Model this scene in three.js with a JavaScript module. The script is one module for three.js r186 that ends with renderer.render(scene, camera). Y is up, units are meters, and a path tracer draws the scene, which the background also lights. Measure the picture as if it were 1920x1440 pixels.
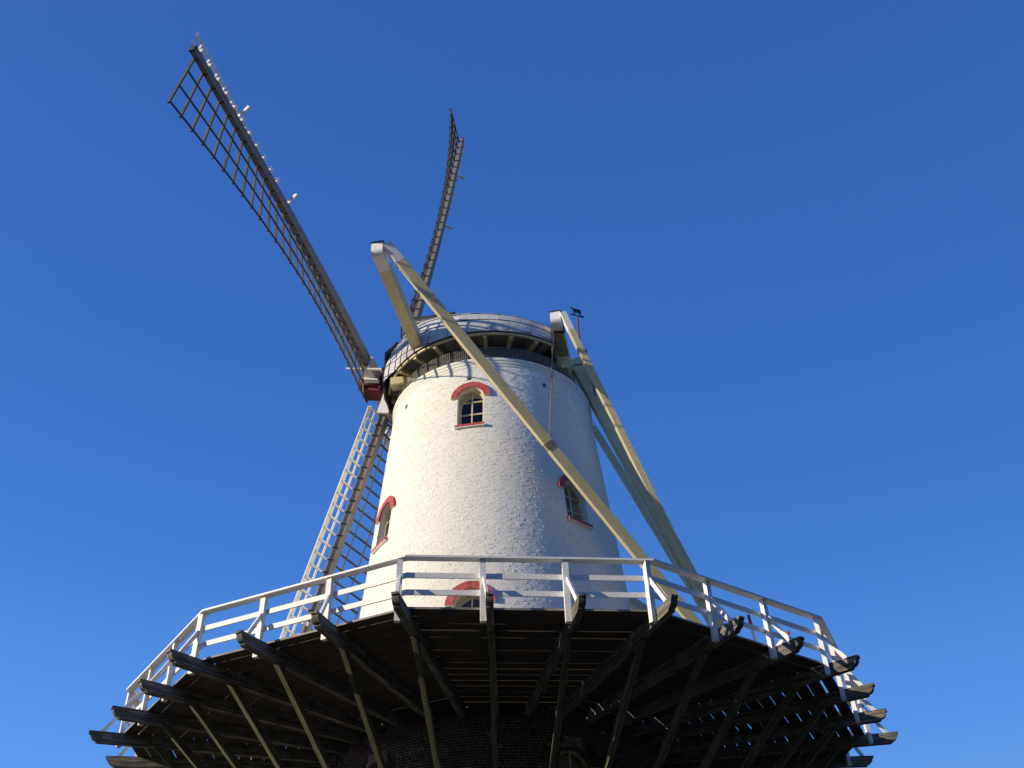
import * as THREE from 'three';
import { mergeGeometries } from 'three/addons/utils/BufferGeometryUtils.js';
import { Brush, Evaluator, SUBTRACTION } from 'three-bvh-csg';

// ---------------------------------------------------------------- camera, sky, sun, exposure
const scene = new THREE.Scene();
const V = (x, y, z) => new THREE.Vector3(x, y, z);
const EYE = V(0, 1.6, 25.701), YAW = 0.02675, PITCH = 0.6848, ROLL = -0.03583;
const camera = new THREE.PerspectiveCamera(42.419, 4 / 3, 0.1, 6000);
{
  const cy = Math.cos(YAW), sy = Math.sin(YAW), cp = Math.cos(PITCH), sp = Math.sin(PITCH);
  const fw = V(sy * cp, sp, -cy * cp), r0 = V(cy, 0, sy), u0 = r0.clone().cross(fw);
  const r = r0.clone().multiplyScalar(Math.cos(ROLL)).addScaledVector(u0, Math.sin(ROLL));
  const u = r0.clone().multiplyScalar(-Math.sin(ROLL)).addScaledVector(u0, Math.cos(ROLL));
  camera.position.copy(EYE);
  camera.quaternion.setFromRotationMatrix(new THREE.Matrix4().makeBasis(r, u, fw.clone().negate()));
}
const SUN_AZ = THREE.MathUtils.degToRad(-71), SUN_EL = THREE.MathUtils.degToRad(16.5);
const SUN = V(Math.sin(SUN_AZ) * Math.cos(SUN_EL), Math.sin(SUN_EL), Math.cos(SUN_AZ) * Math.cos(SUN_EL));
const sun = new THREE.DirectionalLight(new THREE.Color().setRGB(1, 0.865, 0.655), 4.8);
sun.position.copy(SUN).multiplyScalar(90);
sun.castShadow = true;
sun.shadow.mapSize.set(4096, 4096);
Object.assign(sun.shadow.camera, { left: -40, right: 40, top: 40, bottom: -40, near: 1, far: 220 });
scene.add(sun, sun.target);
const renderer = new THREE.WebGLRenderer();
renderer.toneMapping = THREE.LinearToneMapping;
renderer.toneMappingExposure = 1;
renderer.shadowMap.enabled = true;
{ // clear winter sky: deep blue overhead, paler towards the horizon and round the sun
  const w = 512, h = 256, d = new Float32Array(w * h * 4), dir = V(0, 0, 0);
  const keys = [[0, 0.84, 0.84, 0.84], [5, 0.52, 0.62, 0.84], [12, 0.19, 0.40, 0.87], [18, 0.104, 0.318, 0.85], [28, 0.060, 0.210, 0.65], [40, 0.0425, 0.154, 0.53], [52, 0.0370, 0.130, 0.47], [62, 0.0335, 0.117, 0.43], [90, 0.026, 0.095, 0.37]];
  for (let y = 0; y < h; y++) for (let x = 0; x < w; x++) {
    const th = ((y + 0.5) / h - 0.5) * Math.PI, ph = ((x + 0.5) / w - 0.5) * 2 * Math.PI, e = Math.max(0, THREE.MathUtils.radToDeg(th));
    dir.set(Math.cos(th) * Math.cos(ph), Math.sin(th), Math.cos(th) * Math.sin(ph));
    let k = 0; while (k < keys.length - 2 && e > keys[k + 1][0]) k++;
    const f = (e - keys[k][0]) / (keys[k + 1][0] - keys[k][0]), c = Math.max(0, dir.dot(SUN)), glow = 0.10 * Math.pow(c, 3) + 0.6 * Math.pow(c, 24);
    const o = (y * w + x) * 4;
    for (let i = 0; i < 3; i++) d[o + i] = THREE.MathUtils.lerp(keys[k][1 + i], keys[k + 1][1 + i], f) * (1 + 0.10 * dir.dot(V(SUN.x, 0, SUN.z))) + glow * [0.42, 0.40, 0.36][i];
    if (th < 0) { d[o] = 0.06; d[o + 1] = 0.06; d[o + 2] = 0.05; }
    d[o + 3] = 1;
  }
  const t = new THREE.DataTexture(d, w, h, THREE.RGBAFormat, THREE.FloatType);
  t.mapping = THREE.EquirectangularReflectionMapping;
  t.magFilter = t.minFilter = THREE.LinearFilter;
  t.wrapS = THREE.RepeatWrapping;
  t.needsUpdate = true;
  scene.background = t; scene.environment = t;
  scene.backgroundIntensity = 1; scene.environmentIntensity = 1;
}

// ---------------------------------------------------------------- helpers
let seed = 12345;
const rnd = () => { seed = (seed * 1664525 + 1013904223) >>> 0; return seed / 4294967296; };
const gauss = () => (rnd() + rnd() + rnd() + rnd() - 2) * 1.73;
const D2R = Math.PI / 180, UP = V(0, 1, 0);
const lerp = THREE.MathUtils.lerp, clamp = THREE.MathUtils.clamp;
const taken = new Map(), origin = new Map();
const numbered = (n) => { const k = taken.get(n) ?? 0; taken.set(n, k + 1); return k ? n + '_' + String(k).padStart(3, '0') : n; };
function thing(name, label, category, pos = V(0, 0, 0)) {
  const g = new THREE.Group();
  g.name = numbered(name); g.position.copy(pos); g.userData = { label, category };
  origin.set(g, pos); scene.add(g);
  return g;
}
function put(name, geo, mat, parent, label) { // geometry in world coordinates (or in the parent's own frame when that has no origin)
  const o = origin.get(parent);
  if (o && o.lengthSq() > 0) geo.translate(-o.x, -o.y, -o.z);
  const m = new THREE.Mesh(geo, mat);
  m.name = name; m.castShadow = m.receiveShadow = true;
  if (label) m.userData.label = label;
  parent.add(m);
  if (o) origin.set(m, o);
  return m;
}
function group(name, parent) { const g = new THREE.Group(); g.name = name; parent.add(g); const o = origin.get(parent); if (o) origin.set(g, o); return g; }
function raw(pos, uv) { // triangle soup, flat shaded
  const g = new THREE.BufferGeometry();
  g.setAttribute('position', new THREE.Float32BufferAttribute(pos, 3));
  g.setAttribute('uv', new THREE.Float32BufferAttribute(uv, 2));
  g.computeVertexNormals();
  return g;
}
const rect = (w, h, c = 0) => c ? [[-w / 2 + c, -h / 2], [w / 2 - c, -h / 2], [w / 2, -h / 2 + c], [w / 2, h / 2 - c], [w / 2 - c, h / 2], [-w / 2 + c, h / 2], [-w / 2, h / 2 - c], [-w / 2, -h / 2 + c]] : [[-w / 2, -h / 2], [w / 2, -h / 2], [w / 2, h / 2], [-w / 2, h / 2]];
const ngon = (r, n) => Array.from({ length: n }, (_, i) => [r * Math.cos(i / n * 2 * Math.PI), r * Math.sin(i / n * 2 * Math.PI)]);
// a bar of a given section swept through points; up gives the section's y; scales per point
function sweep(section, points, up = UP, scales) {
  const P = [], T = [], uo = rnd() * 7, vo = rnd() * 7, n = section.length, rings = [];
  let L = 0; const along = [];
  points.forEach((p, i) => {
    const d = points[Math.min(i + 1, points.length - 1)].clone().sub(points[Math.max(i - 1, 0)]).normalize();
    const x = up.clone().cross(d).normalize(), y = d.clone().cross(x), k = scales ? scales[i] : 1;
    rings.push(section.map(([a, b]) => p.clone().addScaledVector(x, a * k).addScaledVector(y, b * k)));
    if (i) L += p.distanceTo(points[i - 1]);
    along.push(L);
  });
  const push = (p, u, v) => { P.push(p.x, p.y, p.z); T.push(u + uo, v + vo); };
  let per = 0;
  for (let j = 0; j < n; j++) {
    const j2 = (j + 1) % n, e = Math.hypot(section[j2][0] - section[j][0], section[j2][1] - section[j][1]);
    for (let i = 0; i + 1 < rings.length; i++) {
      const a = rings[i][j], b = rings[i][j2], c = rings[i + 1][j2], d = rings[i + 1][j], u0 = along[i], u1 = along[i + 1];
      push(a, u0, per); push(b, u0, per + e); push(c, u1, per + e);
      push(a, u0, per); push(c, u1, per + e); push(d, u1, per);
    }
    per += e;
  }
  const cap = (r, flip) => { for (let j = 1; j + 1 < n; j++) (flip ? [0, j + 1, j] : [0, j, j + 1]).forEach((q) => push(r[q], section[q][0], section[q][1])); };
  cap(rings[0], true); cap(rings[rings.length - 1], false);
  return raw(P, T);
}
const bar = (section, a, b, up, s0 = 1, s1 = 1) => sweep(section, [a, b], up, [s0, s1]);
const box = (x, y, z, cx = 0, cy = 0, cz = 0) => { const g = bar(rect(x, y), V(0, 0, -z / 2), V(0, 0, z / 2), UP); g.translate(cx, cy, cz); return g; };
// outline in (z, y), thickness along x, centred on x = 0
function slab(pts, w) {
  const s = new THREE.Shape(pts.map(([a, b]) => new THREE.Vector2(a, b)));
  const g = new THREE.ExtrudeGeometry(s, { depth: w, bevelEnabled: false, curveSegments: 8 });
  g.translate(0, 0, -w / 2); g.rotateY(-Math.PI / 2); // x -> z, z -> -x
  const f = clean(g); f.computeVertexNormals();
  return f;
}
const clean = (g) => { const f = g.index ? g.toNonIndexed() : g; for (const k of Object.keys(f.attributes)) if (!['position', 'normal', 'uv'].includes(k)) f.deleteAttribute(k); f.clearGroups(); return f; };
const merged = (list) => mergeGeometries(list.map(clean));
const ring = (r0, r1, y0, y1, seg = 96) => new THREE.LatheGeometry([[r0, y0], [r1, y0], [r1, y1], [r0, y1], [r0, y0]].map(([a, b]) => new THREE.Vector2(a, b)), seg).toNonIndexed();
const flat = (g) => { const f = clean(g); f.computeVertexNormals(); return f; };
// ring with smooth sides but crisp edges
function hoop(r0, r1, y0, y1, seg = 96, from = 0, to = 2 * Math.PI) {
  const P = [], N = [], T = [];
  const quad = (a, b, c, d, na, nb) => { for (const [p, n] of [[a, na], [b, nb], [c, nb], [a, na], [c, nb], [d, na]]) { P.push(...p); N.push(...n); T.push(Math.atan2(p[0], p[2]) * r1, p[1]); } };
  for (let i = 0; i < seg; i++) {
    const a = lerp(from, to, i / seg), b = lerp(from, to, (i + 1) / seg), f = (r, t, y) => [r * Math.sin(t), y, r * Math.cos(t)], n = (t, s) => [s * Math.sin(t), 0, s * Math.cos(t)];
    quad(f(r1, a, y0), f(r1, b, y0), f(r1, b, y1), f(r1, a, y1), n(a, 1), n(b, 1));
    quad(f(r0, b, y0), f(r0, a, y0), f(r0, a, y1), f(r0, b, y1), n(b, -1), n(a, -1));
    quad(f(r1, a, y1), f(r1, b, y1), f(r0, b, y1), f(r0, a, y1), [0, 1, 0], [0, 1, 0]);
    quad(f(r1, b, y0), f(r1, a, y0), f(r0, a, y0), f(r0, b, y0), [0, -1, 0], [0, -1, 0]);
  }
  const g = new THREE.BufferGeometry();
  g.setAttribute('position', new THREE.Float32BufferAttribute(P, 3)); g.setAttribute('normal', new THREE.Float32BufferAttribute(N, 3)); g.setAttribute('uv', new THREE.Float32BufferAttribute(T, 2));
  return g;
}

// ---------------------------------------------------------------- materials
const hash = (x, y, s) => { let h = Math.imul(x, 374761393) ^ Math.imul(y, 668265263) ^ Math.imul(s, 2147483647 - 1013); h = Math.imul(h ^ (h >>> 13), 1274126177); return ((h ^ (h >>> 16)) >>> 0) / 4294967296; };
function noise(x, y, px, py, s) { // value noise that tiles after px, py cells
  const x0 = Math.floor(x), y0 = Math.floor(y), f = (t) => t * t * (3 - 2 * t), m = (a, n) => ((a % n) + n) % n, u = f(x - x0), v = f(y - y0);
  const g = (i, j) => hash(m(x0 + i, px), m(y0 + j, py), s);
  return lerp(lerp(g(0, 0), g(1, 0), u), lerp(g(0, 1), g(1, 1), u), v);
}
const fbm = (x, y, px, py, s, o = 4) => { let a = 0, k = 0.5, t = 0; for (let i = 0; i < o; i++) { a += k * noise(x * (1 << i), y * (1 << i), px << i, py << i, s + i); t += k; k *= 0.55; } return a / t; };
const enc = (c) => Math.round(255 * clamp(c <= 0.0031308 ? c * 12.92 : 1.055 * Math.pow(c, 1 / 2.4) - 0.055, 0, 1));
function texture(size, metres, fn, srgb = true) {
  const d = new Uint8Array(size * size * 4);
  for (let y = 0; y < size; y++) for (let x = 0; x < size; x++) {
    const c = fn(x / size, y / size), o = (y * size + x) * 4;
    if (srgb) for (let i = 0; i < 3; i++) d[o + i] = enc(c[i]); else d[o] = d[o + 1] = d[o + 2] = Math.round(255 * clamp(c, 0, 1));
    d[o + 3] = 255;
  }
  const t = new THREE.DataTexture(d, size, size);
  t.wrapS = t.wrapT = THREE.RepeatWrapping; t.magFilter = THREE.LinearFilter; t.minFilter = THREE.LinearMipmapLinearFilter; t.generateMipmaps = true;
  if (srgb) t.colorSpace = THREE.SRGBColorSpace;
  t.repeat.set(1 / metres, 1 / metres); t.needsUpdate = true;
  return t;
}
const mix3 = (a, b, k) => [lerp(a[0], b[0], k), lerp(a[1], b[1], k), lerp(a[2], b[2], k)];
const std = (o) => new THREE.MeshStandardMaterial(o);
// limewash over brick: almost even, with small bare specks and faint stains
const texLime = texture(1024, 3.2, (x, y) => {
  const n = fbm(x * 10, y * 10, 10, 10, 3), f = fbm(x * 90, y * 90, 90, 90, 9, 3), p = noise(x * 150, y * 150, 150, 150, 21), q = noise(x * 60, y * 60, 60, 60, 33);
  let c = mix3([0.84, 0.81, 0.72], [0.78, 0.75, 0.655], clamp(n * 1.6 - 0.4, 0, 1));
  c = mix3(c, [0.60, 0.58, 0.53], clamp((f - 0.60) * 3.0, 0, 0.5));
  if (p > 0.94 && q > 0.55) c = mix3(c, [0.24, 0.22, 0.20], clamp((p - 0.94) * 18, 0, 0.9));
  return c;
});
const texLimeBump = texture(512, 0.8, (x, y) => 0.35 * fbm(x * 14, y * 14, 14, 14, 5) + 0.65 * fbm(x * 50, y * 50, 50, 50, 6, 2), false);
const mLime = std({ map: texLime, bumpMap: texLimeBump, bumpScale: 0.003, roughness: 0.8 });
const texWood = (light, dark, s, stain) => texture(512, 1.1, (x, y) => {
  const g = fbm(x * 3, y * 40, 3, 40, s, 4), l = fbm(x * 5, y * 5, 5, 5, s + 40), k = fbm(x * 2, y * 90, 2, 90, s + 7, 2);
  let c = mix3(light, dark, clamp(g * 1.9 - 0.45, 0, 1));
  if (k > 0.66) c = mix3(c, dark.map((v) => v * 0.45), clamp((k - 0.66) * 8, 0, 1));
  return mix3(c, stain, clamp((l - 0.5) * 2.6, 0, 0.75));
});
const bumpWood = texture(512, 1.1, (x, y) => 0.5 * fbm(x * 3, y * 40, 3, 40, 71, 4) + 0.5 * fbm(x * 2, y * 90, 2, 90, 78, 2), false);
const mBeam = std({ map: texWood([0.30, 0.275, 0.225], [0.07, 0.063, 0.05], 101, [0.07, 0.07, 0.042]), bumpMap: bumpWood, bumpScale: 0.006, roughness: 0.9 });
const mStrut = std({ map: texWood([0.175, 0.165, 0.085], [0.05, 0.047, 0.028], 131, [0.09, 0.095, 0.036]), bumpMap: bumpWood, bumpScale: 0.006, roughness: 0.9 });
const mPlankShaded = [0, 1, 2].map((i) => { const m = std({ map: texWood([0.085, 0.066, 0.046], [0.034, 0.027, 0.02], 151 + i * 20, [0.05, 0.043, 0.026]), bumpMap: bumpWood, bumpScale: 0.005, roughness: 0.92 }); return m; });  // plank undersides and inner edges, coloured dark for the shade below the deck
const mDeck = std({ map: texWood([0.42, 0.395, 0.34], [0.24, 0.22, 0.185], 161, [0.28, 0.27, 0.20]), bumpMap: bumpWood, bumpScale: 0.005, roughness: 0.92 });  // weathered plank tops and outer edge, kept pale to bounce light upward
const texWhite = texture(512, 1.3, (x, y) => { const n = fbm(x * 5, y * 22, 5, 22, 201), p = fbm(x * 40, y * 40, 40, 40, 207, 3); return mix3(mix3([0.88, 0.87, 0.83], [0.81, 0.80, 0.75], clamp(n * 1.8 - 0.5, 0, 1)), [0.52, 0.49, 0.41], clamp((p - 0.66) * 5, 0, 0.6)); });
const mWhite = std({ map: texWhite, bumpMap: bumpWood, bumpScale: 0.002, roughness: 0.55 });
const texCream = texture(512, 1.7, (x, y) => { const n = fbm(x * 4, y * 14, 4, 14, 221), p = fbm(x * 34, y * 34, 34, 34, 227, 3); return mix3(mix3([0.70, 0.60, 0.33], [0.60, 0.51, 0.27], clamp(n * 1.8 - 0.4, 0, 1)), [0.36, 0.32, 0.17], clamp((p - 0.63) * 4, 0, 0.5)); });
const mCream = std({ map: texCream, bumpMap: bumpWood, bumpScale: 0.002, roughness: 0.5 });
const texZinc = texture(1024, 3.6, (x, y) => { const n = fbm(x * 6, y * 6, 6, 6, 241), f = fbm(x * 40, y * 40, 40, 40, 247, 3), st = fbm(x * 22, y * 4, 22, 4, 253); let c = mix3([0.60, 0.58, 0.55], [0.46, 0.45, 0.435], clamp(n * 2 - 0.5, 0, 1)); c = mix3(c, [0.26, 0.25, 0.23], clamp((f - 0.58) * 3, 0, 0.6)); return mix3(c, [0.66, 0.64, 0.60], clamp((st - 0.6) * 4, 0, 0.6)); });
const mZinc = [0.94, 1, 1.05].map((k) => std({ map: texZinc, color: new THREE.Color().setRGB(k, k, k), roughness: 0.8, metalness: 0 }));
const texStock = texture(512, 2.1, (x, y) => { const n = fbm(x * 5, y * 9, 5, 9, 261), p = fbm(x * 26, y * 26, 26, 26, 267, 3); return mix3(mix3([0.235, 0.225, 0.21], [0.17, 0.165, 0.16], clamp(n * 2 - 0.5, 0, 1)), [0.21, 0.135, 0.085], clamp((p - 0.54) * 4, 0, 0.6)); });
const mStock = std({ map: texStock, roughness: 0.55 });
const mBar = std({ map: texWood([0.17, 0.15, 0.10], [0.07, 0.06, 0.045], 281, [0.15, 0.145, 0.07]), roughness: 0.85 });
const mStrap = std({ color: new THREE.Color().setRGB(0.035, 0.033, 0.03), roughness: 0.7 });
const texRed = texture(256, 0.9, (x, y) => { const n = fbm(x * 10, y * 10, 10, 10, 301), p = noise(x * 60, y * 24, 60, 24, 305); const c = mix3([0.56, 0.085, 0.075], [0.42, 0.055, 0.055], clamp(n * 2 - 0.5, 0, 1)); return p > 0.9 ? mix3(c, [0.66, 0.48, 0.44], clamp((p - 0.9) * 8, 0, 0.7)) : c; });
const mRed = std({ map: texRed, bumpMap: texLimeBump, bumpScale: 0.003, roughness: 0.7 });
const mIronRed = std({ map: texture(256, 1, (x, y) => mix3([0.20, 0.035, 0.032], [0.11, 0.026, 0.026], clamp(fbm(x * 8, y * 8, 8, 8, 311) * 2 - 0.5, 0, 1))), roughness: 0.5 });
const mDark = std({ map: texWood([0.045, 0.045, 0.045], [0.02, 0.02, 0.02], 331, [0.03, 0.03, 0.025]), roughness: 0.85 });
const mBoard = std({ map: texWood([0.085, 0.09, 0.09], [0.05, 0.052, 0.052], 341, [0.06, 0.06, 0.05]), roughness: 0.85 });
const mSoffit = std({ map: texWood([0.22, 0.215, 0.20], [0.12, 0.12, 0.115], 351, [0.15, 0.145, 0.12]), roughness: 0.85 });
const mIron = std({ color: new THREE.Color().setRGB(0.012, 0.018, 0.018), roughness: 0.6 });
const mGlass = new THREE.MeshPhysicalMaterial({ color: 0xffffff, transmission: 1, thickness: 0, roughness: 0.02, ior: 1.5 });
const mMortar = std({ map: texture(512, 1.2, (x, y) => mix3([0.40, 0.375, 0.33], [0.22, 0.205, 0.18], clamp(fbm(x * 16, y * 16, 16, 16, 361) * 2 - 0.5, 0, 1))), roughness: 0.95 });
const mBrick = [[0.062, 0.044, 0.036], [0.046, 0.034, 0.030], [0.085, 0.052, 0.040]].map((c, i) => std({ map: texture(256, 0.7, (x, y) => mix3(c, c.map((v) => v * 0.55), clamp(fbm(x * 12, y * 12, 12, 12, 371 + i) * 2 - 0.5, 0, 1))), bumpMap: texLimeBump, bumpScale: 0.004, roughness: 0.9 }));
const mRope = std({ color: new THREE.Color().setRGB(0.24, 0.20, 0.13), roughness: 0.95 });

// ---------------------------------------------------------------- ground
{
  const t = texture(512, 6, (x, y) => mix3([0.065, 0.062, 0.052], [0.038, 0.04, 0.028], clamp(fbm(x * 20, y * 20, 20, 20, 401) * 2 - 0.5, 0, 1)));
  const g = new THREE.CircleGeometry(3000, 96); g.rotateX(-Math.PI / 2);
  const uv = g.attributes.uv, p = g.attributes.position;
  for (let i = 0; i < uv.count; i++) uv.setXY(i, p.getX(i), p.getZ(i));
  const m = new THREE.Mesh(g, std({ map: t, roughness: 0.95 }));
  m.name = 'ground'; m.receiveShadow = true;
  m.userData = { kind: 'structure', label: 'dark paved and grassy ground round the foot of the mill', category: 'ground' };
  scene.add(m);
}

// ---------------------------------------------------------------- unseen tall trees behind the camera and to its right, placed to keep the low sky off the gallery's underside
{
  const P = [], T = [], N = 2600;
  for (let i = 0; i < N; i++) { // leaf sprays gathered in clumps through an uneven crown
    const k = i % 46, ca = hash(k, 1, 9) * 6.283, cy = hash(k, 2, 9), cr = Math.sqrt(hash(k, 3, 9)) * 5.4 * Math.sin(Math.PI * (0.12 + 0.8 * cy)), c = V(cr * Math.cos(ca), 5.5 + 18.5 * cy, cr * Math.sin(ca));
    const p = c.add(V(gauss() * 1.1, gauss() * 0.9, gauss() * 1.1)), a = V(gauss(), gauss(), gauss()).normalize(), b = a.clone().cross(V(gauss(), gauss(), gauss())).normalize(), w = 0.45 + rnd() * 0.35;
    const q = [p.clone().addScaledVector(a, w), p.clone().addScaledVector(b, w * 0.6), p.clone().addScaledVector(a, -w), p.clone().addScaledVector(b, -w * 0.6)];
    for (const j of [0, 1, 2, 0, 2, 3]) { P.push(q[j].x, q[j].y, q[j].z); T.push(j % 2, j >> 1); }
  }
  const leaves = raw(P, T), mLeaf = std({ color: new THREE.Color().setRGB(0.05, 0.075, 0.025), roughness: 0.9 });
  const trunk = sweep(ngon(0.38, 9), [V(0, 0, 0), V(0.1, 5, 0.05), V(-0.1, 11, 0.1), V(0.1, 19, 0)], V(1, 0, 0), [1.3, 0.9, 0.6, 0.15]);
  let first = null;
  for (let i = 0; i < 17; i++) {
    const az = lerp(-46, 100, i / 16) * D2R, d = 44 + (i % 3) * 5 + rnd() * 3;
    let t = first;
    if (!first) { t = first = thing('unseen_tree', 'one of the unseen tall leafy trees, out of view, placed to darken the gallery underside', 'unseen_tree'); put('trunk', trunk, mBar, t); put('crown', leaves, mLeaf, t); t.userData.group = 'unseen trees behind the camera'; }
    else { t = first.clone(); t.name = numbered('unseen_tree'); scene.add(t); }
    t.position.set(Math.sin(az) * d, 0, Math.cos(az) * d + 4); t.rotation.y = i * 2.4;
  }
}

// ---------------------------------------------------------------- tower
const DECK = 10.027, TOP = 21.0, TAPER = 0.0885;
const radius = (y) => 3.78 - TAPER * (y - 14);
const tower = thing('mill_tower', 'white painted round brick tower with red arched windows on a dark brick base', 'windmill tower');
{
  const TILT = Math.atan(TAPER);
  // window frame of reference: x along the wall, y up the wall, z out of it, at azimuth az and height y
  const at = (az, y) => new THREE.Matrix4().makeRotationY(az).multiply(new THREE.Matrix4().makeTranslation(0, y, radius(y))).multiply(new THREE.Matrix4().makeRotationX(-TILT));
  const windows = [
    { az: -10.7 * D2R, yc: 19.50, sill: 18.42, R: 0.385, ring: 0.58, red: true },
    { az: 38.7 * D2R, yc: 16.42, sill: 15.47, R: 0.385, ring: 0.58, red: true },
    { az: -59.0 * D2R, yc: 16.42, sill: 15.47, R: 0.385, ring: 0.58, red: true },
    { az: -9.0 * D2R, yc: 12.63, sill: 11.30, R: 0.42, ring: 0.63, red: true },
    { az: 23.0 * D2R, yc: 8.74, sill: 7.5, R: 0.41, ring: 0.64, red: false },
    { az: -41.0 * D2R, yc: 8.74, sill: 7.5, R: 0.41, ring: 0.64, red: false },
  ];
  const vents = [[-11.7, 20.27], [29.3, 20.22], [-53.8, 20.22]].map(([a, y]) => ({ az: a * D2R, yc: y, vent: true }));
  const ev = new Evaluator(); ev.useGroups = false; ev.attributes = ['position', 'normal', 'uv'];
  const archShape = (R, low) => { const s = new THREE.Shape(); s.moveTo(-R, low); s.lineTo(R, low); s.lineTo(R, 0); s.absarc(0, 0, R, 0, Math.PI, false); s.closePath(); return s; };
  function shell(y0, y1, list, seg) {
    const rows = 6, pts = [];
    for (let i = 0; i <= rows; i++) { const y = lerp(y0, y1, i / rows); pts.push(new THREE.Vector2(radius(y), y)); }
    for (let i = rows; i >= 0; i--) { const y = lerp(y0, y1, i / rows); pts.push(new THREE.Vector2(radius(y) - 0.5, y)); }
    pts.push(pts[0].clone());
    let b = new Brush(new THREE.LatheGeometry(pts, seg)); b.updateMatrixWorld();
    for (const w of list) {
      const g = w.vent ? new THREE.BoxGeometry(0.135, 0.17, 1.4) : new THREE.ExtrudeGeometry(archShape(w.R, w.sill - w.yc), { depth: 1.6, bevelEnabled: false, curveSegments: 24 });
      if (!w.vent) g.translate(0, 0, -1.1);
      g.applyMatrix4(at(w.az, w.yc));
      const c = new Brush(g); c.updateMatrixWorld();
      b = ev.evaluate(b, c, SUBTRACTION); b.updateMatrixWorld();
    }
    const g = clean(b.geometry), p = g.attributes.position, n = g.attributes.normal, uv = g.attributes.uv;
    for (let i = 0; i < p.count; i += 3) {
      const az = [0, 1, 2].map((k) => Math.atan2(p.getX(i + k), p.getZ(i + k)));
      if (Math.max(...az) - Math.min(...az) > Math.PI) az.forEach((a, k) => { if (a < 0) az[k] += 2 * Math.PI; });
      for (let k = 0; k < 3; k++) { const r = Math.hypot(p.getX(i + k), p.getZ(i + k)); uv.setXY(i + k, az[k] * 3.6 + (Math.abs(n.getY(i + k)) > 0.5 ? 0 : 0), p.getY(i + k) + (3.8 - r) * 0.7); }
    }
    return g;
  }
  const wall = put('wall', shell(DECK, TOP, [...windows.slice(0, 4), ...vents], 192), mLime, tower, 'white painted brick wall above the gallery');
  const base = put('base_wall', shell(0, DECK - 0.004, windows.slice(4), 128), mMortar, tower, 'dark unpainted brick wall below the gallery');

  // one brick: a soft-edged block set a few millimetres proud of the joints
  function brick(az0, az1, y0, y1, proud, rough, P, T) {
    const mid = (az0 + az1) / 2, f = (a, y, d) => { const r = radius(y) + d; return [r * Math.sin(a), y, r * Math.cos(a)]; };
    const o = proud + gauss() * rough, tx = gauss() * rough * 0.7, ty = gauss() * rough * 0.6, e = 0.003, ea = e / 3.8, j = () => (rnd() - 0.5) * 0.005;
    const b = [[az0, y0], [az1, y0], [az1, y1], [az0, y1]].map(([a, y]) => f(a, y, -0.004));
    const t = [[az0 + ea, y0 + e, -1, -1], [az1 - ea, y0 + e, 1, -1], [az1 - ea, y1 - e, 1, 1], [az0 + ea, y1 - e, -1, 1]].map(([a, y, p, q]) => f(a + j() / 3.8, y + j() * 0.6, o + p * tx + q * ty));
    const uo = rnd() * 0.02, uvOf = (p) => [Math.atan2(p[0], p[2]) * 3.6 + uo, p[1]];
    const tri = (...q) => q.forEach((p) => { P.push(...p); T.push(...uvOf(p)); });
    tri(t[0], t[1], t[2]); tri(t[0], t[2], t[3]);
    for (let k = 0; k < 4; k++) { const l = (k + 1) % 4; tri(b[k], b[l], t[l]); tri(b[k], t[l], t[k]); }
  }
  function lay(y0, y1, list, pitch, joint, proud, rough, keepOne, near, mats, parent, azMax) {
    const all = [], courses = Math.round((y1 - y0) / pitch), h = (y1 - y0) / courses;
    for (let c = 0; c < courses; c++) {
      const ya = y0 + c * h + joint / 2, yb = y0 + (c + 1) * h - joint / 2, ym = (ya + yb) / 2, r = radius(ym), header = c % 2, n = Math.round(2 * Math.PI * r / (header ? 0.115 : 0.226)), off = (header ? 0.28 : 0) + (c % 4 === 2 ? 0.5 : 0);
      for (let i = 0; i < n; i++) {
        const jit = () => (rnd() - 0.5) * 0.012 / r;
        let a0 = ((i + off) / n) * 2 * Math.PI - Math.PI + joint / 2 / r + jit(), a1 = ((i + 1 + off) / n) * 2 * Math.PI - Math.PI - joint / 2 / r + jit();
        if (azMax && Math.abs((a0 + a1) / 2) > azMax) continue;
        let gone = false;
        for (const w of list) {
          let hw = 0;
          if (w.vent) hw = Math.abs(ym - w.yc) < 0.10 ? 0.07 : 0;
          else if (yb > w.yc - 0.01) { const dy = Math.max(0, (ym - w.yc)); hw = dy < w.ring ? Math.sqrt(w.ring * w.ring - dy * dy) : 0; }
          else if (ym > w.sill - 0.01) hw = w.R + 0.002;
          else if (ym > w.sill - 0.13) hw = w.R + 0.05;
          if (!hw) continue;
          const ha = Math.asin(Math.min(0.99, hw / r)), l = w.az - ha, u = w.az + ha;
          if (a1 <= l || a0 >= u) continue;
          if (a0 < l && a1 > u) { a1 = l; } else if (a0 < l) a1 = l; else if (a1 > u) a0 = u; else gone = true;
        }
        if (gone || (a1 - a0) * r < 0.03) continue;
        all.push([a0, a1, ya, yb]);
      }
    }
    // the bricks that show largest from the camera's side stand as pieces of their own
    const score = all.map((b, i) => { const a = (b[0] + b[1]) / 2, y = (b[2] + b[3]) / 2, p = V(radius(y) * Math.sin(a), y, radius(y) * Math.cos(a)), d = EYE.clone().sub(p), n = V(Math.sin(a), 0.08, Math.cos(a)); return [near(a, y) ? n.dot(d.clone().normalize()) * (b[1] - b[0]) / d.lengthSq() : -1, i]; }).sort((x, y) => y[0] - x[0]);
    const own = new Set(score.slice(0, keepOne).filter((s) => s[0] > 0).map((s) => s[1]));
    const piles = mats.map(() => [[], []]);
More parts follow.
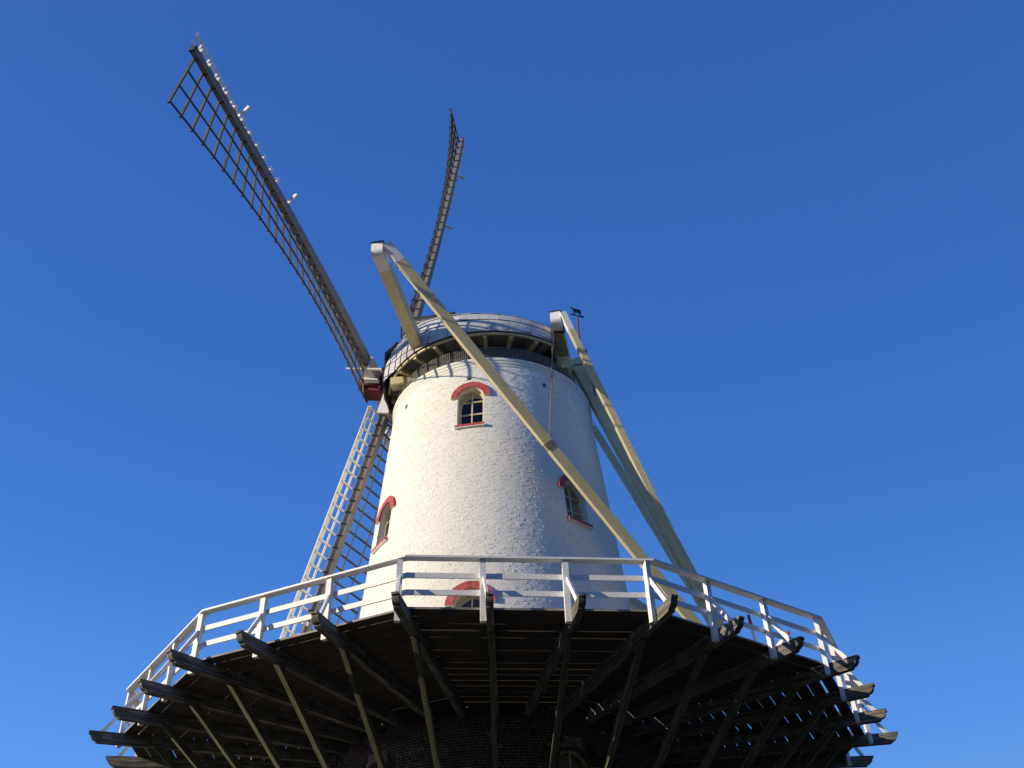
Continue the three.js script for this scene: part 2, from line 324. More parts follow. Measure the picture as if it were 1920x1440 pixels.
    all.forEach((b, i) => {
      const k = Math.floor(rnd() * mats.length), odd = rnd() < 0.012 ? rough * 2.0 : 0;
      if (own.has(i)) { const P = [], T = []; brick(...b, proud + odd, rough, P, T); put('brick', raw(P, T), mats[k], parent); }
      else brick(...b, proud + odd, rough, ...piles[k]);
    });
    piles.forEach(([P, T], k) => { const m = put('brickwork', raw(P, T), mats[k], parent); m.userData.kind = 'stuff'; });
  }
  lay(DECK, TOP - 0.30, [...windows.slice(0, 4), ...vents], 0.0655, 0.0065, 0.0022, 0.0023, 190, (a, y) => y > 12.4 && y < 14 && a < 0.9, [mLime], wall);
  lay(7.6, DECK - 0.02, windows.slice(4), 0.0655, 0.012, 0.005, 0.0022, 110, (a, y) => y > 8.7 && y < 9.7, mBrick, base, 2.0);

  // three corbelled courses under the cap
  for (const [k, d] of [[0, 0.07], [1, 0.046], [2, 0.022]]) { const y1 = TOP - 0.1 * k, y0 = y1 - 0.098; put('cornice', hoop(radius(y1) - 0.1, radius(y1) + d, y0, y1, 160), mLime, tower); }

  for (const v of vents) put('vent_shade', box(0.134, 0.169, 0.02, 0, 0, -0.14).applyMatrix4(at(v.az, v.yc)), mStrap, tower);  // added black plate stands in for the shade inside each vent hole

  for (const w of windows) {
    const M = at(w.az, w.yc), g = (geo) => geo.applyMatrix4(M), low = w.sill - w.yc;
    const win = group('window', tower);
    // frame set back in the reveal
    const R = w.R - 0.005, fr = archShape(R, low + 0.01), hole = archShape(R - 0.06, low + 0.07);
    fr.holes.push(new THREE.Path(hole.getPoints(24)));
    const fg = new THREE.ExtrudeGeometry(fr, { depth: 0.07, bevelEnabled: false, curveSegments: 24 }); fg.translate(0, 0, -0.27);
    put('frame', g(clean(fg)), mCream, win);
    const r = R - 0.062, ys = w.red ? [-0.02, -0.50, -0.98] : [-0.05, -0.55, -1.0], bottom = low + 0.07, bars = [box(0.034, r - bottom + 0.004, 0.045, 0, (r + bottom) / 2, -0.235)];
    for (const y of ys) if (y > bottom + 0.05) { const hw = y > 0 ? Math.sqrt(r * r - y * y) : r; bars.push(box(2 * hw, 0.03, 0.04, 0, y, -0.235)); }
    put('glazing_bar', g(merged(bars)), w.red ? mCream : mWhite, win);
    const edges = [r, ...ys.filter((y) => y > bottom + 0.05), bottom];
    for (let i = 0; i + 1 < edges.length; i++) for (const side of [-1, 1]) {
      const hi = edges[i] - (i ? 0.015 : 0), lo = edges[i + 1] + 0.015, pts = [];
      const top = (x) => Math.min(hi, Math.sqrt(Math.max(0, r * r - x * x)) > 0 && i === 0 ? Math.sqrt(Math.max(0, r * r - x * x)) : hi);
      pts.push(new THREE.Vector2(0.017 * side, lo));
      for (let k = 0; k <= 8; k++) { const x = side * lerp(r - 0.001, 0.017, k / 8); pts.push(new THREE.Vector2(x, Math.max(lo, top(x)))); }
      pts.splice(1, 0, new THREE.Vector2(side * (r - 0.001), lo));
      const pg = clean(new THREE.ShapeGeometry(new THREE.Shape(side > 0 ? pts : pts.slice().reverse())));
      pg.translate(0, 0, -0.24);
      put('pane', g(pg), mGlass, win);
    }
    // arch of bricks on edge, proud of the wall
    const arch = put('arch', (() => { const s = new THREE.Shape(); s.absarc(0, 0, w.ring - 0.006, 0, Math.PI, false); s.absarc(0, 0, w.R + 0.008, Math.PI, 0, true); s.closePath(); const e = new THREE.ExtrudeGeometry(s, { depth: 0.15, bevelEnabled: false, curveSegments: 28 }); e.translate(0, 0, w.red ? -0.128 : -0.17); return g(clean(e)); })(), w.red ? mLime : mMortar, tower, w.red ? 'red painted brick arch over a window' : 'two rings of bricks on edge over a window');
    const rings = w.red ? [[w.R + 0.004, w.ring]] : [[w.R, (w.R + w.ring) / 2 - 0.006], [(w.R + w.ring) / 2 + 0.006, w.ring]];
    for (const [ra, rb] of rings) {
      const n = Math.round(Math.PI * (ra + rb) / 2 / 0.07);
      for (let i = 0; i < n; i++) {
        const gap = (w.red ? 0.004 : 0.006) / ((ra + rb) / 2), a0 = i / n * Math.PI + gap, a1 = (i + 1) / n * Math.PI - gap, z1 = (w.red ? 0.03 : -0.012) + gauss() * 0.003, z0 = -0.2, q = (r, a, z) => [r * Math.cos(a), r * Math.sin(a), z], P = [], T = [];
        const A = [q(ra, a0, z1), q(rb, a0, z1), q(rb, a1, z1), q(ra, a1, z1)], B = [q(ra, a0, z0), q(rb, a0, z0), q(rb, a1, z0), q(ra, a1, z0)], uo = rnd() * 3;
        const tri = (...v) => v.forEach((p) => { P.push(...p); T.push(p[0] + uo + p[2], p[1] + uo); });
        tri(A[0], A[1], A[2]); tri(A[0], A[2], A[3]);
        for (let k = 0; k < 4; k++) { const l = (k + 1) % 4; tri(B[k], B[l], A[l]); tri(B[k], A[l], A[k]); }
        put('arch_brick', g(raw(P, T)), w.red ? mRed : mBrick[i % 3], arch);
      }
    }
    if (w.red) {
      const sill = put('sill', g(box(2 * w.R + 0.1, 0.035, 0.30, 0, low - 0.092, -0.088)), mLime, tower, 'red brick window sill on a white strip');
      for (let i = 0; i < 7; i++) { const b = box((2 * w.R + 0.08) / 7 - 0.006, 0.07 + gauss() * 0.002, 0.28, 0, 0, 0); b.rotateX(0.12); b.translate((i - 3) * (2 * w.R + 0.08) / 7, low - 0.036, -0.066 + gauss() * 0.004); put('sill_brick', g(b), mRed, sill); }
    }
  }
}

// ---------------------------------------------------------------- gallery (twelve sides, thirty-six bearers)
const ROT = 0.07744, GAL = 12;
const gallery = thing('gallery', 'twelve sided wooden gallery with white railing on dark bearers and struts', 'gallery', V(0, DECK, 0));
{
  const AP = 8.77, T15 = Math.tan(15 * D2R), DY = DECK; // deck edge distance; geometry below is in the gallery's own frame (y = 0 is the deck top)
  const one = (g) => { g.clearGroups(); return g; };
  const place = (name, geo, mat, az, dy = 0) => { const m = new THREE.Mesh(geo, mat); m.name = name; m.rotation.y = az; m.position.y = dy; m.castShadow = m.receiveShadow = true; gallery.add(m); return m; };
  const trapezoid = (d0, d1, cut, y0, y1, outer = false) => { // board across one side between two distances, mitred
    const x0 = d0 * T15 - cut, x1 = d1 * T15 - cut, c = [[-x0, d0], [x0, d0], [x1, d1], [-x1, d1]], P = [], T = [], uo = rnd() * 5, vo = rnd() * 5;
    const p = (i, y) => [c[i][0], y, c[i][1]], tri = (...v) => v.forEach((q) => { P.push(...q); T.push(q[0] + uo, q[2] + q[1] + vo); });
    tri(p(0, y1), p(3, y1), p(2, y1)); tri(p(0, y1), p(2, y1), p(1, y1));
    tri(p(0, y0), p(2, y0), p(3, y0)); tri(p(0, y0), p(1, y0), p(2, y0));
    for (let k = 0; k < 4; k++) { const l = (k + 1) % 4; tri(p(k, y0), p(k, y1), p(l, y1)); tri(p(k, y0), p(l, y1), p(l, y0)); }
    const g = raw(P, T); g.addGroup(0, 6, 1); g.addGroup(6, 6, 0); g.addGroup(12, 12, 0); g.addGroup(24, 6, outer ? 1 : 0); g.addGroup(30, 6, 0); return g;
  };
  // planks laid along each side
  const rows = 16, pitch = (AP - 4.03) / rows, plankGeos = [];
  for (let r = 0; r < rows; r++) plankGeos.push([0, 1, 2].map(() => { const w = pitch - 0.021 - (rnd() < 0.4 ? 0.032 * rnd() : 0.012 * rnd()), d1 = AP - r * pitch; return trapezoid(d1 - w, d1 + (r ? 0 : rnd() * 0.02), 0.02 + rnd() * 0.03, -0.038 - rnd() * 0.004, 0, r === 0); }));
  for (let k = 0; k < GAL; k++) for (let r = 0; r < rows; r++) {
    const m = place('plank', plankGeos[r][Math.floor(rnd() * 3)], [mPlankShaded[Math.floor(rnd() * 3)], mDeck], ROT + k * 30 * D2R, (rnd() - 0.5) * 0.006);
    m.rotation.y += gauss() * 0.0006;
  }
  const postR = 8.84;
  for (let k = 0; k < GAL; k++) {
    const mid = ROT + k * 30 * D2R;
    for (let j = 0; j < 3; j++) {
      const off = Math.atan(T15 * (j * 2 / 3 - 1)), az = mid + off, rEnd = (j ? 8.9385 / Math.cos(off) : 9.254) + 0.576 + gauss() * 0.015;
      // bearer with an ogee nose
      const nose = [[4.1, -0.046], [rEnd, -0.046], [rEnd, -0.095], [rEnd - 0.035, -0.105]];
      for (let i = 0; i <= 6; i++) { const a = i / 6 * Math.PI / 2; nose.push([rEnd - 0.035 - 0.13 * (1 - Math.cos(a)), -0.105 - 0.14 * Math.sin(a)]); }
      nose.push([rEnd - 0.165, -0.27], [rEnd - 0.21, -0.295], [4.1, -0.295]);
      const bg = slab(nose, 0.135), uv = bg.attributes.uv, uo = rnd() * 5; for (let i = 0; i < uv.count; i++) uv.setXY(i, uv.getX(i) + uo, uv.getY(i) + uo);
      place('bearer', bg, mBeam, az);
      // strut down to the wall
      const ra = 8.36 + gauss() * 0.04;
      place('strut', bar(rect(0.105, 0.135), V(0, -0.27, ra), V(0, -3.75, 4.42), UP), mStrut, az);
      // post on the side of the bearer, with a raking brace to the bearer's nose
      const pr = postR / Math.cos(off), px = -0.128;
      const pg = box(0.115, 1.275, 0.095, 0, 0.9675 - 1.275 / 2, 0);
      pg.rotateY(-off); pg.translate(px, 0, pr);
      place('post', pg, mWhite, az);
      const drop = bar(rect(0.045, 0.085), V(px + 0.02, 0.58, pr + 0.03), V(px + 0.09, -0.06, rEnd - 0.26), UP);
      place('brace', drop, mWhite, az);
    }
    place('handrail', one(trapezoid(postR - 0.075, postR + 0.10, 0.001, 0.968, 1.008)), mWhite, mid);
    for (const y of [0.655, 0.30]) place('rail', one(trapezoid(postR - 0.078, postR - 0.0465, 0.002, y - 0.054, y + 0.054)), mWhite, mid);
  }
}

// ---------------------------------------------------------------- cap with its tail: u runs from the sails to the tail, s towards the camera
const AL = -1.7731, TV = V(-Math.sin(AL), 0, -Math.cos(AL)), SV = V(-TV.z, 0, TV.x);
const Q = (u, y, s) => V(0, 0, 0).addScaledVector(TV, u).addScaledVector(SV, s).setY(y);
const cap = thing('mill_cap', 'grey sheet metal mill cap with cream cross beams, long braces and tail pole', 'windmill cap', V(0, TOP, 0));
{
  const Y0 = 21.86, REAR = Math.atan2(TV.x, TV.z);
  const half = (u) => u < -2.6 ? lerp(Math.sqrt(3.45 * 3.45 - 2.6 * 2.6), 1.85, (-2.6 - u) / 0.5) : Math.sqrt(3.45 * 3.45 - u * u);
  const rise = (u) => u < -2.1 ? 3.03 - 0.75 * ((-2.1 - u) / 1.0) ** 2 : 2.42 - 0.29 * u;
  const onRoof = (u, f, lift = 0) => { // f 0..1 from the camera side eave over the ridge
    const a = half(u), h = rise(u), t = f * Math.PI, n = SV.clone().multiplyScalar(h * Math.cos(t)).setY(0).add(V(0, a * Math.sin(t), 0)).normalize();
    return Q(u, Y0 + h * Math.sin(t), a * Math.cos(t)).addScaledVector(n, lift);
  };
  function sheet(u0, u1, f0, f1, lift, nu, nf) {
    const P = [], T = [], N = [], uo = rnd() * 4, vo = rnd() * 4;
    const v = (i, j) => { const u = lerp(u0, u1, i / nu), f = lerp(f0, f1, j / nf); return [onRoof(u, f, lift(i / nu, j / nf)), u + uo, f * 9 + vo]; };
    for (let i = 0; i < nu; i++) for (let j = 0; j < nf; j++) for (const [a, b] of [[0, 0], [1, 0], [1, 1], [0, 0], [1, 1], [0, 1]]) { const [p, x, y] = v(i + a, j + b); P.push(p.x, p.y, p.z); T.push(x, y); }
    const g = raw(P, T);
    // smooth within the sheet
    const pos = g.attributes.position, nor = g.attributes.normal, m = new Map();
    for (let i = 0; i < pos.count; i++) { const k = [pos.getX(i), pos.getY(i), pos.getZ(i)].map((x) => x.toFixed(4)).join(); const e = m.get(k) ?? V(0, 0, 0); e.add(V(nor.getX(i), nor.getY(i), nor.getZ(i))); m.set(k, e); }
    for (let i = 0; i < pos.count; i++) { const e = m.get([pos.getX(i), pos.getY(i), pos.getZ(i)].map((x) => x.toFixed(4)).join()).clone().normalize(); nor.setXYZ(i, e.x, e.y, e.z); }
    return g;
  }
  const U0 = -3.16, U1 = 2.5;
  const roof = put('roof', sheet(U0, U1, 0, 1, () => -0.012, 24, 28), mBoard, cap);
  const NU = 9, NF = 12;
  for (let j = 0; j < NF; j++) for (let i = 0; i < NU + (j % 2); i++) {
    const sh = j % 2 ? 0.5 : 0, u0 = clamp(lerp(U0, U1, (i - sh) / NU), U0, U1), u1 = clamp(lerp(U0, U1, (i + 1 - sh) / NU), U0, U1), near = j < NF / 2, k = rnd() * 0.006;
    put('roof_panel', sheet(u0 + 0.006, u1 - 0.006, j / NF + 0.0012, (j + 1) / NF - 0.0012, (a, b) => 0.004 + k + (near ? 1 - b : b) * 0.018 + (1 - a) * 0.010 + Math.sin(a * 3.1 + k * 900) * Math.sin(b * 3.1) * 0.006, 5, 4), mZinc[Math.floor(rnd() * 3)], roof);
  }
  // eaves: fascia, dark soffit, cream brackets, curb and bird mesh
  put('fascia', hoop(3.36, 3.42, 21.785, 21.90, 120, REAR + 0.76, REAR - 0.76 + 2 * Math.PI), mCream, cap);
  put('eaves_strip', hoop(3.40, 3.47, 21.902, 21.95, 120, REAR + 0.74, REAR - 0.74 + 2 * Math.PI), mBoard, cap);
  put('soffit', hoop(2.5, 3.362, 21.86, 21.89, 96, REAR + 0.76, REAR - 0.76 + 2 * Math.PI), mSoffit, cap);
  put('curb', hoop(2.55, 2.82, 21.03, 21.86, 96), mDark, cap);
  for (let i = 0; i < 26; i++) {
    const a = (i * 360 / 26 - 3) * D2R; if (Math.cos(a - REAR) > 0.73) continue;
    const g = box(0.115, 0.15, 0.56, 0, 21.782, 3.09); g.rotateY(a);
    put('bracket', g, mCream, cap);
  }
  { // wire mesh that keeps birds out: upright and level wires
    const w = [], n = 300, r = 3.13;
    for (let i = 0; i < n; i++) { const a = i / n * 2 * Math.PI; w.push(bar(rect(0.008, 0.008), V(r * Math.sin(a), 21.0, r * Math.cos(a)), V((r - 0.02) * Math.sin(a), 21.55, (r - 0.02) * Math.cos(a)), V(Math.sin(a), 0, Math.cos(a)))); }
    for (let k = 0; k < 8; k++) w.push(clean(hoop(r - 0.014, r - 0.006, 21.03 + k * 0.068, 21.038 + k * 0.068, 120)));
    const m = put('wire_mesh', merged(w), std({ color: new THREE.Color().setRGB(0.30, 0.29, 0.26), roughness: 0.6 }), cap); m.userData.kind = 'stuff';
  }
  // front gable, a little larger than the roof
  const gableShape = (pts, u, th) => { const g = slab(pts, th); const m = new THREE.Matrix4().makeBasis(TV, UP, SV); return g.applyMatrix4(m).translate(TV.x * u, 0, TV.z * u); };
  put('front_gable', gableShape([[-1.5, 21.4], [1.5, 21.4], [1.78, 21.9], [1.72, 23.2], [0.62, 24.62], [-0.62, 24.62], [-1.72, 23.2], [-1.78, 21.9]], -3.19, 0.05), mDark, cap);
  { // rear gable of upright boards
    const a = half(2.42), h = rise(2.42), pts = []; for (let i = 0; i <= 20; i++) pts.push([a * Math.cos(i / 20 * Math.PI) * 0.99, Y0 + h * 0.99 * Math.sin(i / 20 * Math.PI)]);
    put('rear_gable', gableShape(pts, 2.40, 0.05), mDark, cap);
    for (let i = 0; i < 12; i++) { const s = (i - 5.5) * 0.36, top = Y0 + h * 0.95 * Math.sqrt(Math.max(0, 1 - (s / a) ** 2)); put('gable_board', bar(rect(0.34, 0.03), Q(2.445, 21.5, s), Q(2.445, top, s), TV), i % 4 === 1 ? mCream : mBoard, cap); }
  }
  // hatch on the roof near the sails
  { const c = onRoof(-1.55, 0.385), c2 = onRoof(-1.55, 0.30), n = onRoof(-1.55, 0.34, 1).sub(onRoof(-1.55, 0.34)), d = c.clone().sub(c2).normalize();
    put('hatch', bar(rect(1.35, 0.13), c2.clone().addScaledVector(n, 0.06).addScaledVector(d, -0.1), c.clone().addScaledVector(n, 0.06).addScaledVector(d, 0.5), n), mZinc[1], cap);
    put('hatch_lid', bar(rect(1.5, 0.035), c2.clone().addScaledVector(n, 0.145).addScaledVector(d, -0.16), c.clone().addScaledVector(n, 0.145).addScaledVector(d, 0.56), n), mBoard, cap);
  }
  // long lintel beams that show under the eaves at the back
  for (const s of [-1.4, 1.4]) put('lintel', sweep(rect(0.36, 0.42, 0.04), [Q(0.9, 21.8, s), Q(2.72, 21.8, s), Q(2.84, 21.8, s), Q(2.90, 21.8, s)], UP, [1, 1, 0.9, 0.62]), mCream, cap);
  for (const s of [-1.9, 1.9]) put('lintel', bar(rect(0.34, 0.36, 0.04), Q(-2.85, 21.62, s), Q(-1.2, 21.66, s), UP), mCream, cap);
  put('rear_rail', bar(rect(0.24, 0.20, 0.02), Q(2.70, 21.48, 1.75), Q(2.70, 21.48, -1.75), UP), mCream, cap);
  // cross beams: nose rounded underneath, white tip
  function crossBeam(u, y, reach, w, h, tl) {
    const nose = []; for (let i = 0; i <= 6; i++) { const a = i / 6 * Math.PI / 2; nose.push([reach - 0.16 * (1 - Math.sin(a)) , 0.16 - 0.16 * Math.cos(a)]); }
    const body = [[-reach + 0.02, 0], [reach - tl, 0], [reach - tl, h], [-reach + 0.02, h]];
    const tip = [[reach - tl + 0.002, -0.002], ...nose.map(([a, b]) => [a, b - 0.002]), [reach, h + 0.002], [reach - tl + 0.002, h + 0.002]];
    const M = new THREE.Matrix4().makeBasis(TV, UP, SV), mv = (g) => g.applyMatrix4(M).translate(TV.x * u, y, TV.z * u);
    const b = put('cross_beam', mv(slab(body, w)), mCream, cap);
    put('tip', mv(slab(tip, w + 0.004)), mWhite, b, 'white painted tip of a cream cross beam');
    put('cover_board', mv(slab([[reach - 0.3, h + 0.003], [reach + 0.03, h + 0.003], [reach + 0.03, h + 0.03], [reach - 0.3, h + 0.03]], w + 0.05)), mBoard, b);
    return b;
  }
  crossBeam(-1.75, 22.02, 7.12, 0.33, 0.40, 0.75);
  crossBeam(2.63, 22.4, 2.78, 0.32, 0.42, 0.42);
  // long and short braces
  const BN = TV.clone().multiplyScalar(-0.953).setY(-0.303).addScaledVector(SV, 0.19).normalize();
  const br = (a, b, w, h) => {
    const d = b.clone().sub(a).normalize(), c = a.clone().addScaledVector(d, 0.55), m = put('brace', bar(rect(w, h, 0.010), c, b, BN), mCream, cap);
    put('tip', bar(rect(w + 0.004, h + 0.004, 0.010), a.clone().addScaledVector(d, -0.12), c.clone().addScaledVector(d, -0.002), BN), mWhite, m, 'white painted head of a cream brace');
  };
  br(Q(-1.44, 22.30, 6.95), Q(6.62, 11.0, 0.30), 0.24, 0.27);
  br(Q(-1.44, 22.30, -6.95), Q(6.50, 11.7, -0.30), 0.24, 0.27);
  br(Q(2.90, 22.62, 2.72), Q(5.74, 13.9, 0.28), 0.18, 0.205);
  br(Q(2.90, 22.62, -2.72), Q(5.74, 13.9, -0.28), 0.18, 0.205);
  // tail pole
  const tailAt = (y) => Q(2.90 + (22.9 - y) * 0.3185, y, 0);
  put('tail_pole', bar(rect(0.42, 0.44, 0.035), tailAt(23.0), tailAt(10.5), SV.clone().cross(V(0, -1, 0)), 1, 0.82), mCream, cap, 'cream tail pole slanting down to the gallery');
  // notice plate bolted to the tail pole
  { const p = tailAt(15.7), d = tailAt(14).sub(tailAt(15)).normalize(), n = SV; put('plate', bar(rect(0.26, 0.06), p.clone().addScaledVector(n, 0.20), p.clone().addScaledVector(n, 0.20).addScaledVector(d, 0.6), n), mCream, cap);
    const tor = new THREE.TorusGeometry(0.06, 0.016, 8, 20); tor.rotateY(Math.atan2(SV.x, SV.z)); const c = p.clone().addScaledVector(n, 0.245).addScaledVector(d, 0.12); tor.translate(c.x, c.y, c.z); put('ring', clean(tor), mIron, cap); }
  // iron handrail at the back of the cap
  { const w = [bar(ngon(0.022, 6), Q(3.35, 21.9, 0.35), Q(3.3, 23.2, 0.35), TV), bar(ngon(0.022, 6), Q(3.45, 21.1, 0.45), Q(3.35, 22.6, 0.42), TV), bar(ngon(0.018, 6), Q(2.6, 22.55, 0.42), Q(3.4, 22.5, 0.43), UP)]; put('handrail', merged(w), mIron, cap); }
  // winding wheel on the tail: white spokes with red ends
  const hub = Q(6.95, 11.75, 0.0), wheel = put('winding_wheel', bar(ngon(0.13, 12), hub.clone().addScaledVector(SV, -0.35), hub.clone().addScaledVector(SV, 0.45), UP), mWhite, cap);
  for (let i = 0; i < 5; i++) {
    const a = [97, 10, 172, 232, 302][i] * D2R, d = TV.clone().multiplyScalar(Math.cos(a) * 0.45).addScaledVector(SV, Math.cos(a) * 0.89).add(V(0, Math.sin(a), 0)), z = SV.clone().multiplyScalar(0.3), L = 1.55;
    put('spoke', bar(rect(0.09, 0.07), hub.clone().add(z).addScaledVector(d, 0.1), hub.clone().add(z).addScaledVector(d, L - 0.3), SV), mWhite, wheel);
    put('spoke_end', bar(rect(0.09, 0.07), hub.clone().add(z).addScaledVector(d, L - 0.299), hub.clone().add(z).addScaledVector(d, L), SV, 1, 0.8), mRed, wheel);
  }
}

// ---------------------------------------------------------------- sails
const TA = 0.2188, PS = 1.567;
{
  const ax = V(Math.sin(AL) * Math.cos(TA), Math.sin(TA), Math.cos(AL) * Math.cos(TA));
  const up = V(-Math.sin(AL) * Math.sin(TA), Math.cos(TA), -Math.cos(AL) * Math.sin(TA)), sd = up.clone().cross(ax);
  const C = V(3.7112 * Math.sin(AL), 23.2288, 3.7112 * Math.cos(AL));
  const e1 = up.clone().multiplyScalar(Math.cos(PS)).addScaledVector(sd, Math.sin(PS)), e2 = ax.clone().cross(e1);
  const rotor = thing('sail_cross', 'four lattice mill sails on a dark red iron poll end', 'windmill sails', C);
  origin.delete(rotor);
  const basis = (e) => new THREE.Quaternion().setFromRotationMatrix(new THREE.Matrix4().makeBasis(e, ax.clone().cross(e), ax));
  const ZEEG = 0.5484, bend = (s) => ZEEG * (s / 13) ** 2;
  // one sail in its own frame: x outwards along the stock, y to the leading side, z to the wind
  const sail = new THREE.Group(); sail.name = 'sail';
  const add = (name, geo, mat, label) => put(name, geo, mat, sail, label);
  const Z = V(0, 0, 1), spine = (a, b, n, dy = 0, dz = 0) => Array.from({ length: n + 1 }, (_, i) => { const s = lerp(a, b, i / n); return V(s, dy, bend(s) + dz); });
  const sc = (a, b, n) => Array.from({ length: n + 1 }, (_, i) => lerp(1.08, 0.56, clamp(lerp(a, b, i / n) / 13.3, 0, 1)));
  add('stock', sweep(rect(0.33, 0.25), spine(1.3, 13.28, 14), Z, sc(1.3, 13.28, 14)), mStock);
  add('stock_root', sweep(rect(0.42, 0.40), spine(0.0, 1.3, 2), Z), mWhite, 'white painted root of a sail stock');
  add('stock_end', sweep(rect(0.19, 0.148), spine(13.282, 13.34, 1), Z), mStrap);
  const DS = 0.418, S0 = 13.059, N = 29, W = (i) => { const x = i / 26; return 1.756 + 0.253 * x - 0.407 * x * x; }, TH = (i) => { const x = Math.min(i / 26, 1.05); return 0.036 + 1.007 * x - 0.72 * x * x; };
  const barDir = (i) => V(0, -Math.cos(TH(i)), -Math.sin(TH(i))), F0 = 0.10, root = (i) => { const s = S0 - DS * i; return V(s, 0, bend(s) + F0); };
  for (let i = 0; i < N; i++) {
    const p = root(i), d = barDir(i), s = S0 - DS * i, k = lerp(1.08, 0.56, s / 13.3);
    add('bar', bar(rect(0.056, 0.048), p, p.clone().addScaledVector(d, W(i) + 0.04), V(1, 0, 0)), mBar);
    add('peg', bar(rect(0.062, 0.055), p.clone().addScaledVector(d, -0.64), p.clone().addScaledVector(d, -0.175 * k), V(1, 0, 0)), mWhite);
    if (i < 11) add('chock', box(0.11, 0.17, 0.15, s + 0.03, 0.185 * k + 0.087, bend(s) - 0.01), mWhite);
    add('strap', box(0.034, 0.33 * k + 0.02, 0.25 * k - 0.012, s, 0, bend(s)), mStrap);
  }
  for (const f of [0.31, 0.645, 1]) add('batten', sweep(rect(0.042, 0.03), Array.from({ length: N }, (_, i) => root(i).addScaledVector(barDir(i), W(i) * f).add(V(0, 0, -0.03))), Z), mBar);
  for (const [o, w] of [[0.60, 0.17], [0.30, 0.075]]) { // leading boards
    const pts = Array.from({ length: N }, (_, i) => root(i).addScaledVector(barDir(i), -o).add(V(0, 0, 0.035))); pts.unshift(pts[0].clone().add(V(0.28, 0, 0)));
    const P = [], T = []; // ribbon with thickness, its width following the twist
    const ringAt = pts.map((p, k) => { const d = barDir(Math.max(0, k - 1)), n = V(1, 0, 0).cross(d).normalize(); return [[-w / 2, -0.012], [w / 2, -0.012], [w / 2, 0.012], [-w / 2, 0.012]].map(([a, b]) => p.clone().addScaledVector(d, a).addScaledVector(n, b)); });
    for (let k = 0; k + 1 < pts.length; k++) for (let j = 0; j < 4; j++) { const l = (j + 1) % 4; for (const [q, r] of [[k, j], [k, l], [k + 1, l], [k, j], [k + 1, l], [k + 1, j]]) { const v = ringAt[q][r]; P.push(v.x, v.y, v.z); T.push(v.x, r * w); } }
    add('leading_board', raw(P, T), mWhite);
  }
  for (const [s, l] of [[11.15, 0.55], [8.15, 0.5]]) add('cleat', bar(rect(0.10, 0.05), V(s, 0.12, bend(s) - 0.02), V(s + 0.12, 0.42, bend(s) - 0.16 - l * 0.25), V(1, 0, 0)), mWhite);
  for (const [e, side] of [[e1, 1], [e2, -1], [e1.clone().negate(), 1], [e2.clone().negate(), -1]]) {
    const c = side === 1 && e === e1 ? sail : sail.clone();
    c.position.copy(ax).multiplyScalar(0.3073 * side); c.quaternion.copy(basis(e));
    rotor.add(c);
  }
  // poll end and shaft, in the frame of the first sail
  const q = basis(e1), pole = (name, g, mat, label) => { g.applyQuaternion(q); return put(name, g, mat, rotor, label); };
  const iron = [];
  for (const z of [-0.72, 0, 0.72]) iron.push(box(0.86, 0.86, 0.07, 0, 0, z));
  iron.push(box(0.10, 0.60, 1.40, 0.38, 0, 0), box(0.10, 0.60, 1.40, -0.38, 0, 0), box(0.60, 0.10, 1.40, 0, 0.38, 0), box(0.60, 0.10, 1.40, 0, -0.38, 0));
  const shaft = bar(ngon(0.33, 16), V(0, 0, -1.9), V(0, 0, -0.75), UP), nose = bar(ngon(0.3, 8), V(0, 0, 0.75), V(0, 0, 0.95), UP, 1, 0.75);
  pole('poll_end', merged([...iron, nose]), mIronRed, 'dark red cast iron poll end');
  pole('windshaft', shaft, mIronRed);
  for (const [x, y, z, w, h, d] of [[0.30, 0.30, 0.36, 0.18, 0.12, 0.5], [-0.30, -0.30, 0.36, 0.18, 0.12, 0.5], [0.30, -0.30, -0.36, 0.12, 0.18, 0.5], [-0.30, 0.30, -0.36, 0.12, 0.18, 0.5], [0.62, -0.25, 0.30, 0.2, 0.1, 0.6], [-0.25, -0.62, -0.30, 0.1, 0.2, 0.6]]) pole('wedge', box(w, h, d, x, y, z), mWhite);
  { const rod = bar(ngon(0.04, 8), V(1.28, -0.30, 0.95), V(1.28, -0.30, -0.35), UP, 0.7, 1.2); pole('rod', rod, mWhite); const k = new THREE.SphereGeometry(0.075, 12, 8); k.translate(1.28, -0.30, -0.4); pole('knob', clean(k), mIronRed); }
}

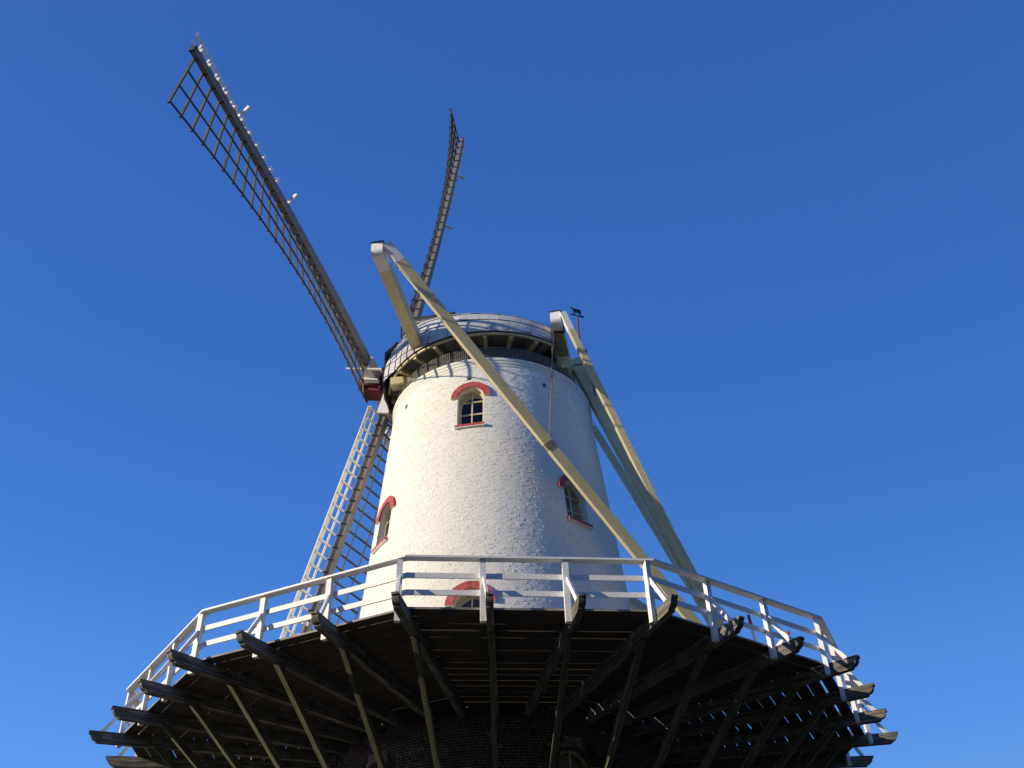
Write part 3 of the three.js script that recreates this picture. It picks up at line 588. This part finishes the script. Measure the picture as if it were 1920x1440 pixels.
// ---------------------------------------------------------------- weathervane with a cow, rope on the cross beam
{
  const foot = Q(3.08, 23.3, 0), v = thing('weathervane', 'small dark cow weathervane on a thin red pole behind the cap', 'weathervane', foot);
  origin.delete(v);
  put('pole', bar(ngon(0.032, 8), V(0, 0, 0), V(0, 1.78, 0), TV), mIronRed, v);
  const cow = new THREE.Shape(); // head to the left
  [[-0.27, 0.40], [-0.255, 0.455], [-0.22, 0.475], [-0.19, 0.445], [-0.13, 0.405], [0.02, 0.40], [0.16, 0.405], [0.215, 0.385], [0.235, 0.32], [0.24, 0.17], [0.225, 0.165], [0.215, 0.26], [0.20, 0.06], [0.17, 0.06], [0.165, 0.16], [0.14, 0.06], [0.11, 0.06], [0.115, 0.20], [0.03, 0.175], [-0.055, 0.195], [-0.06, 0.06], [-0.09, 0.06], [-0.095, 0.16], [-0.115, 0.06], [-0.145, 0.06], [-0.135, 0.22], [-0.175, 0.30], [-0.21, 0.375], [-0.25, 0.375]].forEach(([x, y], i) => (i ? cow.lineTo(x, y) : cow.moveTo(x, y)));
  const g = new THREE.ExtrudeGeometry(cow, { depth: 0.012, bevelEnabled: false }); g.translate(0, 0, -0.006);
  const turn = 20 * D2R, SC = 0.78, m = put('cow', clean(g), mIron, v); m.position.set(-0.02, 1.80, 0); m.rotation.y = turn; m.scale.setScalar(SC);
  const b = put('arm', merged([box(0.62, 0.05, 0.03, 0.02, 0.03, 0), box(0.12, 0.11, 0.02, 0.27, 0.03, 0)]), mIron, v); b.position.set(-0.02, 1.78, 0); b.rotation.y = turn; b.scale.setScalar(SC);
}
{
  const top = Q(2.47, 22.38, 2.38), f = 0.468, low = Q(lerp(-1.44, 6.62, f), lerp(22.30, 11.0, f), lerp(6.95, 0.30, f));
  const r = thing('rope', 'twisted rope hanging from the rear cross beam down to the long brace', 'rope', low);
  const pts = []; for (let i = 0; i <= 40; i++) { const k = i / 40, p = top.clone().lerp(low, k); p.y -= 0.25 * Math.sin(k * Math.PI) * (1 - k * 0.4); pts.push(p); }
  put('strand', merged([0, 1].map((j) => sweep(ngon(0.016, 5), pts.flatMap((p, i) => (i + 1 < pts.length ? [0, 1, 2, 3].map((s) => { const q = p.clone().lerp(pts[i + 1], s / 4), a = (i * 4 + s) * 0.9 + j * Math.PI; return q.add(V(Math.cos(a) * 0.014, 0, Math.sin(a) * 0.014)); }) : [p])), TV))), mRope, r);
  // loop round the cross beam and lashing round the brace
  const loop = []; for (const [u, y] of [[2.45, 22.37], [2.81, 22.37], [2.81, 22.84], [2.45, 22.84], [2.45, 22.37]]) loop.push(Q(u, y, 2.36 - (u - 2.45) * 0.3));
  put('loop', merged(loop.slice(1).map((p, i) => bar(ngon(0.026, 6), loop[i], p, SV))), mIron, r);
  const d = Q(6.62, 11.0, 0.30).sub(Q(-1.44, 22.30, 6.95)).normalize(), turns = [];
  for (let k = 0; k < 3; k++) { const x = TV.clone().multiplyScalar(-0.953).setY(-0.303).addScaledVector(SV, 0.19).cross(d).normalize(), y = d.clone().cross(x), c = low.clone().addScaledVector(d, (k - 1) * 0.07), pts2 = [[-0.13, -0.145], [0.13, -0.145], [0.13, 0.145], [-0.13, 0.145], [-0.13, -0.145]].map(([a, b]) => c.clone().addScaledVector(x, a).addScaledVector(y, b)); turns.push(...pts2.slice(1).map((p, i) => bar(ngon(0.009, 5), pts2[i], p, d))); }
  put('lashing', merged(turns), mRope, r);
}
renderer.render(scene, camera);
